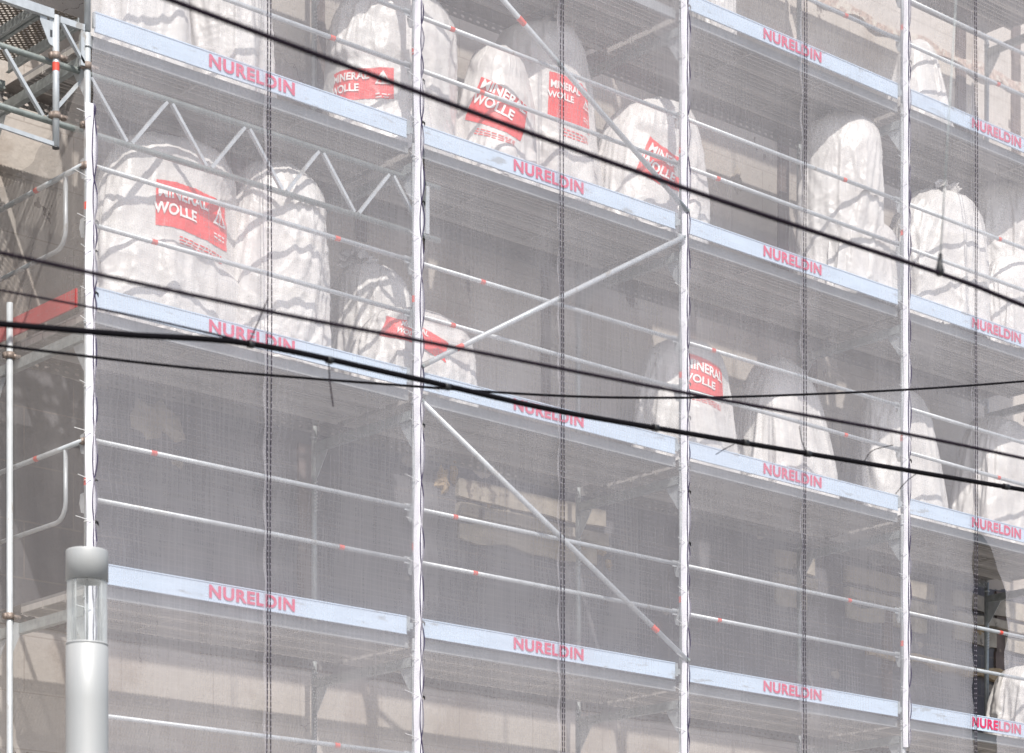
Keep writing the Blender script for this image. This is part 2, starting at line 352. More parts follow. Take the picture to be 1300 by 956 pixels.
# torn plaster lumps
def lump(x, z, sx, sz, seed, m):
    mb = MB(); n = 18; ring = []
    for i in range(n):
        a = i*2*math.pi/n; r = .7+.6*noise.noise(Vector((math.cos(a)*1.6, math.sin(a)*1.6, seed)))
        ring.append((x+sx*r*math.cos(a), z+sz*r*math.sin(a)))
    vs = [(x, -.045, z)]+[(p[0], .002, p[1]) for p in ring]+[(x+(p[0]-x)*.65, -.03-.012*math.sin(i*2.3), z+(p[1]-z)*.65) for i, p in enumerate(ring)]
    fs = []
    for i in range(n):
        j = (i+1) % n; fs += [(1+i, 1+j, 1+n+j, 1+n+i), (1+n+i, 1+n+j, 0)]
    mb.add(vs, fs).build('plaster_patch', M[m], bld)
for px, py, a, b_, m in ((562, 612, .12, .16, 'rubble'), (575, 600, .06, .18, 'rubble'), (620, 632, .05, .13, 'rubble'), (762, 700, .13, .07, 'rubble'), (738, 696, .06, .06, 'rubble'), (772, 716, .04, .10, 'rubble'),
                         (200, 535, .30, .28, 'stone'), (640, 655, .22, .12, 'stone'), (1240, 800, .22, .10, 'rubble'), 
                         (225, 588, .08, .05, 'stone'), (780, 470, .1, .06, 'stone'), (935, 230, .10, .18, 'stone')):
    p = at(px, py, WY); lump(p.x, p.z, a, b_, px*.37, m)

# ------------------------------------------------------------------ scaffold frames
RP = .0245
def make_frame(h, first):
    """one end frame: two uprights, transom, gussets; origin at the deck level it stands on"""
    t = bpy.data.objects.new('scaffold_standard', None); col.objects.link(t)
    z0 = -h+2.0 if first else 0
    z0 = 2.0-h
    for y in (0, YI):
        MB().tube([(0, y, z0), (0, y, 1.985)], RP, 14).build('upright', M['galv'] if y == 0 else M['galvold'], t, True)
        MB().tube([(0, y, 1.88), (0, y, 1.895)], RP+.006, 14).build('collar', M['galv'], t, True)
    mb = MB(); mb.box((-.026, RP+.003, 1.76), (.026, YI-RP-.003, 1.766)); mb.box((-.026, RP+.003, 1.766), (-.021, YI-RP-.003, 1.835)); mb.box((.021, RP+.003, 1.766), (.026, YI-RP-.003, 1.835))
    mb.build('transom', M['galvold'], t)
    for s, y in ((1, 0), (-1, YI)):
        ya = y+s*(RP-.004)
        MB().plate([(-.003, ya, 1.755), (-.003, ya+s*.17, 1.755), (-.003, ya+s*.15, 1.72), (-.003, ya+s*.03, 1.55), (-.003, ya, 1.53)], (.006, 0, 0)).build('gusset_plate', M['galv'], t)
    MB().tube([(0, 0, .70), (0, 0, .755)], RP+.0015, 14, False).build('tape_band', M['tape'], t, True)
    for z in (.60, 1.03):           # guard rail lock housings
        mb = MB(); mb.plate([(-.022, .022, z+.05), (-.022, .060, z+.045), (-.022, .075, z-.02), (-.022, .05, z-.09), (-.022, .022, z-.10)], (.044, 0, 0))
        mb.build('rail_lock', M['galv'], t)
    mb = MB(); random.seed(3)       # punched strip at the head of the inner upright
    for i in range(9):
        for q in (-1, 1): mb.box((q*.009-.004, YI-RP-.004, 1.50-.03*i+q*.006), (q*.009+.004, YI-RP+.004, 1.512-.03*i+q*.006))
    mb.build('punched_strip', M['tie'], t)
    return t
fr_first = make_frame(5.49, True); fr = make_frame(2.0, False)
used = {0: False, 1: False}
for i in range(5):
    for k in range(0, 5):
        src = fr_first if k == 0 else fr; key = 0 if k == 0 else 1
        o = src if not used[key] else copy_tree(src); used[key] = True
        o.location = (i*W, 0, zd(k)+.0)
        o['category'] = 'scaffold standard'; o['group'] = 'scaffold standards'
        o['label'] = 'steel scaffold standard on the %s, foot %s' % (POST[i], LEV[k])

# ------------------------------------------------------------------ decks
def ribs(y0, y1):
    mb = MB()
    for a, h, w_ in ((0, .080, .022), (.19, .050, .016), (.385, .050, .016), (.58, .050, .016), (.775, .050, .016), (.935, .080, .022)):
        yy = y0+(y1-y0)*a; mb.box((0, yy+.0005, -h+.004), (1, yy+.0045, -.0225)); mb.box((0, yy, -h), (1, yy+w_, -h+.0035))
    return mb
def make_deck(L):
    t = bpy.data.objects.new('scaffold_deck', None); col.objects.link(t)
    def sc(mb): mb.v = [(.035+v[0]*(L-.07), v[1], v[2]) for v in mb.v]; return mb
    for j in range(3):
        y0 = .047+.319*j
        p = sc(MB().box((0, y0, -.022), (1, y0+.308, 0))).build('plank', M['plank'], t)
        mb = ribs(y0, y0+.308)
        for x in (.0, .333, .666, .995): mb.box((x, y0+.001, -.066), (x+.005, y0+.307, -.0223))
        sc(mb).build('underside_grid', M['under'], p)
    y0 = .045+.318*3
    mb = MB().box((0, y0, -.004), (1, y0+.33, 0)); pk = sc(mb).build('plank', M['perf2'], t)
    pk['label'] = 'perforated steel plank beside the wall'
    f2 = MB().box((0, y0+.002, -.075), (1, y0+.005, -.0045)); f2.box((0, y0+.325, -.085), (1, y0+.328, -.0045))
    sc(f2).build('flange', M['flange'], pk)
    e = MB().box((0, .040, -.088), (1, .044, -.002)); e.box((0, .0445, -.088), (1, .075, -.084)); sc(e).build('edge_profile', M['edge'], t)
    return t
dk = make_deck(W); first = True
for i in range(4):
    for k in range(1, 6):
        o = dk if first else copy_tree(dk); first = False
        o.location = (i*W, 0, zd(k)); o['category'] = 'scaffold deck'; o['group'] = 'scaffold decks'
        o['label'] = 'ribbed metal walkway deck in the %s %s' % (BAY[i], LEV[k])

# ------------------------------------------------------------------ printed toe boards
tm = text_mesh('NURELDIN', .135, .036, 0, 1.10)
xs = [v.co.x for v in tm.vertices]; ys = [v.co.y for v in tm.vertices]
tw = max(xs)-min(xs); th_ = max(ys)-min(ys)
def make_toe():
    t = bpy.data.objects.new('toe_board', None); col.objects.link(t)
    mb = MB(); mb.box((.055, -.005, -.150), (W-.10, .008, 0)); mb.box((.0555, -.010, -.150), (W-.1005, -.0052, -.142)); mb.box((.0555, -.010, -.010), (W-.1005, -.0052, -.002))
    mb.build('board', M['alu'], t)
    mb = MB(); mb.box((.040, -.012, -.12), (.0548, .012, -.01)); mb.build('end_fitting', M['galvold'], t)
    mb = MB(); mb.box((W-.0998, -.012, -.12), (W-.07, .012, -.005)); mb.box((W-.07, -.004, -.10), (W-.03, .004, -.05)); mb.build('end_fitting', M['galvold'], t)
    me = tm.copy(); cx = (max(xs)+min(xs))/2; cz = (max(ys)+min(ys))/2; sx = .80/tw; sz = .100/th_
    for v in me.vertices: v.co = Vector(((v.co.x-cx)*sx, -.0118, (v.co.y-cz)*sz))
    me.materials.clear(); me.materials.append(M['red'])
    lo = bpy.data.objects.new('lettering', me); col.objects.link(lo); lo.parent = t; lo.location = (1.45, .0, -.074)
    return t
toe = make_toe(); first = True
TXT = {(0, 1): .0, (0, 2): .0}
for i in range(4):
    for k in range(1, 5):
        if k == 4 and i < 2: continue
        o = toe if first else copy_tree(toe); first = False
        o.location = (i*W, -.012, zt(k)); o['category'] = 'toe board'; o['group'] = 'printed toe boards'
        o['label'] = 'pale blue NURELDIN toe board in the %s %s' % (BAY[i], LEV[k])

# ------------------------------------------------------------------ guard rails
def make_rail():
    t = bpy.data.objects.new('guard_rail', None); col.objects.link(t)
    MB().tube([(.03, .035, 0), (W-.03, .035, 0)], .0185, 12).build('tube', M['galv'], t, True)
    for x in (.030, W-.085):
        MB().box((x, .028, -.03), (x+.055, .034, .026)).build('end_plate', M['galv'], t)
    MB().tube([(.57, .035, 0), (.62, .035, 0)], .0200, 12, False).build('tape_band', M['tape'], t, True)
    return t
rl = make_rail(); first = True; random.seed(11)
for i in range(4):
    for k in range(0, 5):
        for j, h in enumerate((.62, 1.05)):
            if k == 4 and i < 2: continue
            o = rl if first else copy_tree(rl); first = False
            o.location = (i*W, .0, zd(k)+h)
            tb = [c for c in o.children if c.name.startswith('tape_band')][0]
            tb.location.x = {0: (0, 1.70), 1: (-.12, .12), 2: (1.70, -.1), 3: (.95, 1.5)}[i][(j+k) % 2]+random.uniform(-.06, .06)
            o['category'] = 'guard rail'; o['group'] = 'guard rails'
            o['label'] = '%s steel guard rail in the %s %s' % (('lower', 'upper')[j], BAY[i], LEV[k].replace('at the', 'over the'))

# ------------------------------------------------------------------ diagonal braces
def brace(a, b, tb, label):
    a = Vector(a); b = Vector(b); t = thing('diagonal_brace', a, label, 'brace', 'diagonal braces')
    mb = MB().tube([Vector(), b-a], .0225, 14); mb.build('tube', M['galv'], t, True)
    d = (b-a).normalized()
    for q in tb: MB().tube([d*q, d*(q+.08)], .0240, 14, False).build('tape_band', M['tape'], t, True)
    for p, s in ((Vector(), 1), (b-a, -1)):
        mb = MB(); c = p+d*s*.0; mb.box(c+Vector((-.035, .0225, -.035)), c+Vector((.035, .045, .035))); mb.tube([c+Vector((0, -.028, 0)), c+Vector((0, .05, 0))], .012, 8)
        mb.build('clamp', M['galvold'], t)
    return t
YB = -.050
brace((W+.03, YB, zt(2)+.03), (2*W-.03, YB, zd(3)-.06), [.42], 'sloping steel brace rising rightwards above the second board row in the second bay')
brace((W+.03, YB, zd(2)-.10), (2*W+.02, YB, zt(1)+.03), [3.0], 'sloping steel brace falling rightwards above the lowest board row in the second bay')
brace((W+.03, YB, zd(4)-.10), (2*W+.02, YB, zt(3)+.03), [1.2], 'sloping steel brace falling rightwards over the red printed bags in the second bay')

# ------------------------------------------------------------------ lattice girder and the short post
G0, G1 = 8.80, 9.23
gr = thing('lattice_girder', (0, .06, G0), 'long steel lattice girder running behind the corner post below the third board row', 'lattice girder')
xa, xb = -3.2, 3.42; yg = .052
for z in (0, G1-G0): MB().tube([(xa, yg-.0, z), (xb, yg, z)], .0225, 12).build('chord', M['chord'], gr, True)
x = xa+.1; s = 0
while x < xb-.3:
    x2 = min(x+.31, xb-.1)
    a = (x, yg, .02 if s == 0 else G1-G0-.02); b = (x2, yg, G1-G0-.02 if s == 0 else .02)
    MB().bar(a, b, .024, .030, (0, 1, 0)).build('strut', M['galv'], gr); s ^= 1; x = x2+.045
MB().bar((xb-.14, yg, .02), (xb-.14, yg, G1-G0-.02), .04, .04, (0, 1, 0)).build('end_strut', M['galv'], gr)
def coupler(t, x, y, z):
    mb = MB(); mb.tube([(x, y, z-.024), (x, y, z+.024)], .034, 14); mb.box((x+.02, y-.012, z-.014), (x+.085, y+.012, z+.016)); mb.tube([(x+.07, y-.03, z), (x+.07, y+.035, z)], .011, 8)
    mb.box((x-.045, y-.006, z-.02), (x-.02, y+.03, z+.02))
    return mb.build('coupler', M['rusty'], t, True)
for z in (0, G1-G0): coupler(gr, 0, -.06, z)
pp = at(71, 20, .0); pb = at(71, 188, .0)
sp = thing('short_post', (pp.x, 0, pb.z), 'short bright steel post hanging at the upper left, left of the corner post', 'scaffold post')
MB().tube([(0, 0, 0), (0, 0, pp.z-pb.z)], .0245, 16).build('tube', M['galv'], sp, True)
MB().tube([(0, 0, -.004), (0, 0, .006)], .0265, 16).build('end_ring', M['dark'], sp, True)
for z in (G0, G1): coupler(sp, 0, 0, z-pb.z)
MB().tube([(0, 0, G1-pb.z-.11), (0, 0, G1-pb.z-.05)], .026, 14, False).build('tape_band', M['tape'], sp, True)
zc = pp.z-pb.z
MB().plate([(-.023, -.003, zc-.02), (-.05, -.003, zc-.015), (-.052, -.003, zc-.05), (-.075, -.003, zc-.05), (-.077, -.003, zc-.012), (-.13, -.003, zc+.005), (-.13, -.003, zc-.07), (-.115, -.003, zc-.10), (-.060, -.003, zc-.21), (-.045, -.003, zc-.222), (-.023, -.003, zc-.225)], (0, .006, 0)).build('bracket_plate', M['galv'], sp)
MB().box((-.050, -.0052, zc-.165), (-.032, -.0032, zc-.115)).build('bracket_slot', M['dark'], sp)

# ledger, bracket and platform left of the corner
lg = thing('ledger_beam', (-3.2, 0, pp.z), 'grey box ledger at the top left edge carrying the perforated platform', 'ledger beam')
MB().box((0, -.02, -.03), (3.2+pp.x-.025, .02, .035)).build('beam', M['galv'], lg)
b2 = thing('corner_bracket', (0, 0, pp.z), 'triangular steel bracket between the short post and the corner post', 'bracket')
mb = MB().box((pp.x+.03, -.018, -.045), (-.03, .018, 0)); mb.build('arm', M['galv'], b2)
MB().bar((pp.x+.04, 0, -.03), (-.03, 0, -.28), .02, .032, (0, 1, 0)).build('strut', M['galv'], b2)
MB().box((-.062, -.016, -.30), (-.030, .016, -.046)).build('upright_plate', M['galv'], b2)
plz = pp.z+.06
for j in range(7):
    x1 = -.05-.355*j; x0 = x1-.335
    t = thing('platform_plank', (x0, .03, plz), ['perforated steel plank overhead at the top left, nearest the corner post', 'perforated steel plank overhead at the top left, second from the corner post', 'perforated steel plank overhead at the top left, third from the corner post', 'perforated steel plank overhead, fourth from the corner post', 'perforated steel plank overhead, fifth from the corner post', 'perforated steel plank overhead, sixth from the corner post', 'perforated steel plank overhead, farthest from the corner post'][j], 'scaffold plank', 'perforated platform planks')
    MB().box((0, 0, -.003), (.335, 1.00, 0)).build('tread', M['perf'], t)
    mb = MB()
    for xx in (0, .327): mb.box((xx, 0, -.09), (xx+.008, 1.00, -.0035)); mb.box((xx-.020 if xx else xx+.0085, 0, -.09), (xx-.0005 if xx else xx+.028, 1.00, -.085))
    mb.build('flange', M['galvold'], t)
t = thing('perforated_plank', (-3.0, 1.04, plz-.10), 'dark perforated steel plank running along the wall at the upper left', 'scaffold plank')
MB().box((0, 0, -.003), (2.86, .34, 0)).build('tread', M['perf'], t)
mb = MB()
for yy in (0, .335): mb.box((0, yy, -.09), (2.86, yy+.005, -.0035))
mb.build('flange', M['flange'], t)
t = thing('cross_beam', (-3.0, 1.02, plz-.20), 'steel cross beam under the wall end of the overhead planks at upper left', 'beam')
MB().bar((0, 0, 0), (2.9, 0, 0), .05, .06).build('beam', M['chord'], t)
br = thing('cross_rail', (-3.2, .0, 8.2), 'thin steel rail running to the foot of the short hanging post', 'rail')
p0 = at(0, 160, .0); p1 = at(68, 183, .0); br.location = p1
MB().bar(p0-p1+(p0-p1)*2, (0, 0, 0), .02, .03).build('bar', M['galv'], br)
# second lattice girder on the wall side and lit parts beyond
gi = thing('inner_lattice_girder', (0, 1.2, 9.0), 'dim lattice girder seen deep inside at the upper left behind the netting', 'lattice girder')
for z in (-1.0, -.55): MB().tube([(-3.2, 0, z), (-.1, 0, z)], .0225, 10).build('chord', M['galvold'], gi, True)
x = -3.0; s = 0
while x < -.4:
    MB().bar((x, 0, -.98 if s else -.57), (x+.3, 0, -.57 if s else -.98), .024, .03, (0, 1, 0)).build('strut', M['galvold'], gi); s ^= 1; x += .34

# ------------------------------------------------------------------ end guards on the left side
def end_guard(k, label):
    t = thing('end_guard_rail', (-.035, 0, zd(k)), label, 'guard rail', 'end guard rails on the left side')
    y2 = YI+.2
    MB().tube([(0, .0, 1.02), (0, y2, 1.02)], .019, 12).build('top_tube', M['galv'], t, True)
    pts = [(0, .24, 1.0), (0, .24, .62)]+[(0, .24+.13*(1-math.cos(a)), .62-.13*math.sin(a)) for a in (R(20), R(45), R(70), R(90))]+[(0, y2, .49)]
    MB().tube(pts, .0165, 12).build('bent_tube', M['galv'], t, True)
    MB().tube([(0, .62, 1.02), (0, .67, 1.02)], .0205, 12, False).build('tape_band', M['tape'], t, True)
    coupler(t, .03, 0, 1.02)
end_guard(1, 'bent steel end guard at the left side above the lowest deck')
end_guard(2, 'bent steel end guard at the left side above the red end board')
rb = MB().box((-.045, .08, zd(2)+.01), (-.030, 1.55, zt(2)-.01)).build('end_toe_board', M['redboard']); tag(rb, 'red toe board across the left end of the second deck', 'toe board')
# extra upright outside the left end
pt = at(21, 385, .98); q = at(21, 500, .0)
ex = thing('end_post', (-.10, .93, 0), 'steel post left of the corner post, its top just above the red end board', 'scaffold post')
ztop = 0
for zz in range(1300):
    if proj((-.10, .93, zz*.01))[1] < 385: ztop = zz*.01; break
MB().tube([(0, 0, .12), (0, 0, ztop)], .0245, 14).build('tube', M['galv'], ex, True)
for zz in (zd(2)-.16, zd(1)-.12): coupler(ex, 0, 0, zz)
mb = MB().plate([(.01, -.003, zd(1)-.16), (.11, -.003, zd(1)-.16), (.10, -.003, zd(1)-.22), (.02, -.003, zd(1)-.40), (.01, -.003, zd(1)-.42)], (0, .006, 0)); mb.build('gusset_plate', M['galv'], ex)

# ------------------------------------------------------------------ netting
def net_panel(x0, x1, z0, z1, m, name, label, left=None, seed=0, amp=.012):
    dx = .06; dz = .10; nx = int((x1-x0)/dx); nz_ = int((z1-z0)/dz); vs = []; fs = []
    for j in range(nz_+1):
        z = z0+(z1-z0)*j/nz_; xl = x0 if left is None else left(z)
        for i in range(nx+1):
            t = i/nx; x = xl+(x1-xl)*t
            e = min(t, 1-t)*(x1-x0)
            n1 = noise.noise(Vector((x*1.1, z*.5, seed)))*2.2+noise.noise(Vector((x*3.2, z*1.1, seed+5)))
            # pull folds that fan out from the ties on the posts
            ph = (z % .42)/.42-.5
            fold = math.exp(-e*4.5)*math.cos(ph*2*math.pi)*.016
            dr = noise.noise(Vector((x*2.6+z*.9, z*.55-x*.4, seed+20)))*.020+noise.noise(Vector((x*6-z*1.6, z*.9, seed+31)))*.006
            y = -.060-.036*min(1, e*7)-amp*n1*min(1, e*4)-fold+dr*min(1, e*5)
            vs.append((x, y, z))
    for j in range(nz_):
        for i in range(nx):
            a = j*(nx+1)+i; fs.append((a, a+1, a+nx+2, a+nx+1))
    mb = MB(); mb.add(vs, fs); o = mb.build(name, m, None, True); tag(o, label, 'debris net', 'debris nets over the front'); return o
ZB, ZT_ = 1.0, 14.6
S = [1.54, 4.60, 7.67, 10.21]
zs0, zs1, zs2 = at(532, 330, 0).z, at(532, 283, 0).z, at(532, 186, 0).z
def slit(z):      # the net has come off the second post between two ties
    for a, b_, w_ in ((zs0, zs1, .030), (zs1, zs2, .048)):
        if a < z < b_: return W+.006+.018+w_*math.sin((z-a)/(b_-a)*math.pi)**.8
    return W+.006
for i in range(4):
    net_panel(i*W+.006, S[i]+.016, ZB, ZT_, M['net'], 'debris_net', 'white see-through debris net stretched over the left half of the %s' % BAY[i], slit if i == 1 else None, i*3.1)
    if i < 3:
        net_panel(S[i]-.012, (i+1)*W-.006, ZB, ZT_, M['net'], 'debris_net', 'white see-through debris net stretched over the right half of the %s' % BAY[i], None, i*3.1+1.7)
hz1 = at(1240, 668, -.06).z; hzm = at(1279, 800, -.06); hxm = at(1279, 800, -.06).x-10.214
def lf(z):
    t = (hz1-z)/(hz1-hzm.z)
    return 10.214 if t <= 0 else 10.214+hxm*(1-(1-min(t, 1))**2.3)**.75 if t < 1 else 10.214+hxm*(1-.25*(t-1))
net_panel(10.214, 4*W-.006, 4.2, ZT_, M['net'], 'debris_net', 'white debris net with an arched gap at its lower left, in the rightmost bay', lf, 12.3)
# end net: lies in the plane of the end frame, gathered at the top
vs = []; fs = []; ny = 26; nz_ = 90
for j in range(nz_+1):
    for i in range(ny+1):
        t = i/ny; y = -.015+t*(WY-.03)
        ztop_ = 9.15-.42*t-.25*math.sin(t*math.pi)
        z = ZB+(ztop_-ZB)*j/nz_
        xx = -.026-.036*min(1, t*8)+noise.noise(Vector((y*2.4, z*.7, 4)))*.03*min(1, t*6)
        if j > nz_-16: xx += math.sin(y*22+z*2)*.02*(j-nz_+16)/16*min(1, t*5)
        vs.append((xx, y, z))
for j in range(nz_):
    for i in range(ny):
        a = j*(ny+1)+i; fs.append((a, a+1, a+ny+2, a+ny+1))
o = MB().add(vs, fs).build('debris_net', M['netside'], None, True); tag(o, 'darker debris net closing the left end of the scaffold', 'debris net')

# seams laced along the posts
def seam(i, z0, z1, label):
    t = thing('net_seam', (i*W, 0, z0), label, 'net seam', 'laced net seams on the posts'); rnd = random.Random(40+i)
    ties = []; z = 0
    while z < z1-z0: ties.append(z); z += rnd.choice((.22, .3, .34, .46))
    ties.append(z1-z0)
    def path(sign, off, amp):
        pts = []
        for a, b in zip(ties[:-1], ties[1:]):
            n = 7; am = amp*rnd.uniform(.6, 1.25)*min(1, (b-a)/.3)
            for q in range(n): s_ = q/n; pts.append((off+sign*am*math.sin(math.pi*s_)+rnd.uniform(-.001, .001), -.050-.012*math.sin(math.pi*s_), a+(b-a)*s_))
        pts.append((off, -.05, ties[-1])); return pts
    pl = path(-1, .024, .019); pr = path(1, .024, .021)
    MB().tube([(p[0], p[1]-.004, p[2]) for p in pl], .0042, 6).build('cord', M['cordp'], t, True)
    MB().tube([(p[0], p[1]-.004, p[2]) for p in pr], .0046, 6).build('cord', M['cordp'], t, True)
    # the folded white hem between the cords and over the post
    vs = []; fs = []
    for a, b in zip(pl, pr):
        xl = -.029+.007*math.sin(a[2]*5+i)
        vs += [(xl, -.027, a[2]), (xl*.4, -.045, a[2]), (a[0]-.002, -.050, a[2]), ((a[0]+b[0])/2, -.060-.006*math.sin(a[2]*9), a[2]), (b[0]+.004, -.050, a[2]), (b[0]+.004, -.040, a[2])]
    for q in range(len(pl)-1):
        for c in range(5): fs.append((q*6+c, q*6+c+1, q*6+c+7, q*6+c+6))
    MB().add(vs, fs).build('hem', M['hem'], t, True)
    for z in ties[1:-1]:
        a = rnd.uniform(-.1, .15); ln = rnd.uniform(.05, .12)
        mb = MB(); mb.tube([(-.0, -.052, z), (-.04, -.058, z+.004), (-.04-ln, -.062, z+.01+a*ln+.01)], .0026, 6)
        mb.tube([(math.cos(u)*.031, math.sin(u)*.031-.012, z) for u in [q*math.pi/5 for q in range(11)]], .003, 6)
        mb.build('cable_tie', M['tie'], t)
        if rnd.random() < .4:
            MB().tube([(.028, -.055, z-.012), (.034, -.060, z+.004), (.05, -.062, z-.004), (.055, -.06, z-.03)], [.006, .010, .007, .003], 8).build('knot', M['black'], t, True)
seam(0, 4.3, 8.95, 'white laced net seam with violet cords on the left corner post')
seam(1, 4.2, 11.0, 'white laced net seam with cable ties on the second post from the left')
seam(2, 4.6, 12.2, 'white laced net seam with cable ties on the third post from the left')
seam(3, 5.2, 13.2, 'white laced net seam with cable ties on the fourth post from the left')

# black and white twisted cords in the middle of the bays
NB = ['the leftmost', 'the second', 'the third', 'the rightmost']
for i, x in enumerate(S):
    t = thing('lacing_cord', (x, -.105, 4.0), 'pair of twisted dark cords hanging down the net in %s bay' % NB[i], 'cord', 'twisted cords down the nets')
    rnd = random.Random(i)
    for s in (-1, 1):
        pts = [(s*.019*(1-.35*math.sin(z*.9+i)**2)+.010*math.sin(z*.35+i*2), -.004*math.sin(z*2), z) for z in [q*.1 for q in range(0, 96+i*5)]]
        MB().tube(pts, .0040, 8).build('strand', M['twist'], t, True)

# ------------------------------------------------------------------ bags
NU, NV = 112, 76
def settle_sack(seed, kind, frames=24):
    """let a loose sack settle over its lumpy stuffing; gives an array NV x NU of points"""
    rx, ry, H, cap, grow, sq = dict(tall=(.47, .43, 1.25, .22, -.07, .86), slump=(.55, .45, 1.15, .33, -.14, .76), low=(.52, .42, .80, .42, -.13, .76))[kind]
    rd = random.Random(int(seed*10)); tmp = []
    def shape(u, v, sc):
        vb = 1-cap*.9
        if v < vb: q = v/vb; z = (1-cap)*q; rr = 1-.24*max(0, 1-q*6)**2
        else: f = (v-vb)/(1-vb)*math.pi/2; z = (1-cap)+cap*math.sin(f); rr = max(0, math.cos(f))**.55
        cu, su = math.cos(u), math.sin(u); e = (abs(cu)**2.7+abs(su)**2.7)**(-1/2.7)
        p = Vector((cu*e*rx*rr, su*e*ry*rr, z*H))
        n = noise.noise(Vector((p.x*1.6+seed*5, p.y*1.6, p.z*1.5)))*.14+noise.noise(Vector((p.x*4+seed*5, p.y*4, p.z*3.4)))*.05
        k = sc+n*(1 if sc < 1 else .6)
        return Vector((p.x*k+.10*math.sin(seed*3)*z*z, p.y*k, p.z*(sc if sc < 1 else 1)+.004))
    def mk(nu, nv, sc):
        vs = [shape(i*2*math.pi/nu, j/(nv-1)*.985, sc) for j in range(nv) for i in range(nu)]
        fs = [(j*nu+i, j*nu+(i+1) % nu, (j+1)*nu+(i+1) % nu, (j+1)*nu+i) for j in range(nv-1) for i in range(nu)]
        fs.append(tuple(reversed(range(nu)))); fs.append(tuple((nv-1)*nu+i for i in range(nu)))
        me = bpy.data.meshes.new('tmp'); me.from_pydata(vs, [], fs); o = bpy.data.objects.new('tmp', me); col.objects.link(o); tmp.append(o); return o, vs
    core, _ = mk(40, 28, .93)
    core.keyframe_insert('rotation_euler', frame=1); core.keyframe_insert('scale', frame=1)
    core.rotation_euler = (rd.uniform(-.05, .08), rd.uniform(-.12, .12), rd.uniform(.25, .5)*rd.choice((-1, 1))); core.scale = (1.02, 1.02, sq)
    core.keyframe_insert('rotation_euler', frame=frames-7); core.keyframe_insert('scale', frame=frames-7)
    core.modifiers.new('c', 'COLLISION'); core.collision.thickness_outer = .006; core.collision.cloth_friction = 40
    fm = bpy.data.meshes.new('tmp'); fm.from_pydata([(-2, -2, 0), (2, -2, 0), (2, 2, 0), (-2, 2, 0)], [], [(0, 1, 2, 3)])
    fl = bpy.data.objects.new('tmp', fm); col.objects.link(fl); tmp.append(fl); fl.modifiers.new('c', 'COLLISION'); fl.collision.thickness_outer = .006
    b, rest = mk(NU, NV, 1.03); vg = b.vertex_groups.new(name='pin'); vg.add(list(range(NU*3)), 1.0, 'REPLACE')
    m = b.modifiers.new('cloth', 'CLOTH'); q = m.settings; q.vertex_group_mass = 'pin'
    q.quality = 4; q.mass = .25; q.tension_stiffness = 25; q.compression_stiffness = 25; q.shear_stiffness = 8; q.bending_stiffness = .10
    q.tension_damping = 8; q.compression_damping = 8; q.shear_damping = 8; q.air_damping = 2
    q.shrink_min = grow; q.shrink_max = grow; q.use_pressure = True; q.uniform_pressure_force = .12
    m.collision_settings.distance_min = .006; m.collision_settings.collision_quality = 2; m.collision_settings.use_self_collision = False
    m.point_cache.frame_start = 1; m.point_cache.frame_end = frames+2
    for f in range(1, frames+1): scene.frame_set(f)
    me = b.evaluated_get(bpy.context.evaluated_depsgraph_get()).to_mesh()
    P = np.array([v.co[:] for v in me.vertices], float)
    R0 = np.array([v[:] for v in rest], float)
    if not np.isfinite(P).all() or np.abs(P).max() > 2.5: P = R0
    for o in tmp: bpy.data.objects.remove(o)
    scene.frame_set(1)
    P = P.reshape(NV, NU, 3); P[:, :, 2] = np.maximum(P[:, :, 2], 0)
    # normalise the footprint to one and the height to one
    mid = P[int(NV*.12):int(NV*.75)]
    cx = (mid[:, :, 0].max()+mid[:, :, 0].min())/2; cy_ = (mid[:, :, 1].max()+mid[:, :, 1].min())/2
    P[:, :, 0] -= cx; P[:, :, 1] -= cy_
    P[:, :, 0] /= (mid[:, :, 0].max()-mid[:, :, 0].min())/2 if False else max(.2, np.abs(P[int(NV*.12):int(NV*.75), :, 0]).max())
    P[:, :, 1] /= max(.2, np.abs(P[int(NV*.12):int(NV*.75), :, 1]).max())
    P[:, :, 2] /= P[:, :, 2].max()
    # refine twice along each direction (Catmull-Rom)
    def cr(A, ax, wrap):
        if wrap: a, b_, c, d = np.roll(A, 1, ax), A, np.roll(A, -1, ax), np.roll(A, -2, ax)
        else:
            n = A.shape[ax]; ix = np.arange(n); tk = lambda o: np.take(A, np.clip(ix+o, 0, n-1), ax)
            a, b_, c, d = tk(-1), A, tk(1), tk(2)
        h = (-a+9*b_+9*c-d)/16; out = np.stack([A, h], ax+1); sh = list(A.shape); sh[ax] *= 2
        return out.reshape(sh)
    return cr(cr(P, 0, False)[:-1], 1, True)
PROTO = {}
for nm, kd, sdv in (('ta', 'tall', 1.0), ('tb', 'tall', 6.3), ('sa', 'slump', 2.2), ('sb', 'slump', 5.1), ('lo', 'low', 4.4)):
    PROTO[nm] = settle_sack(sdv, kd)
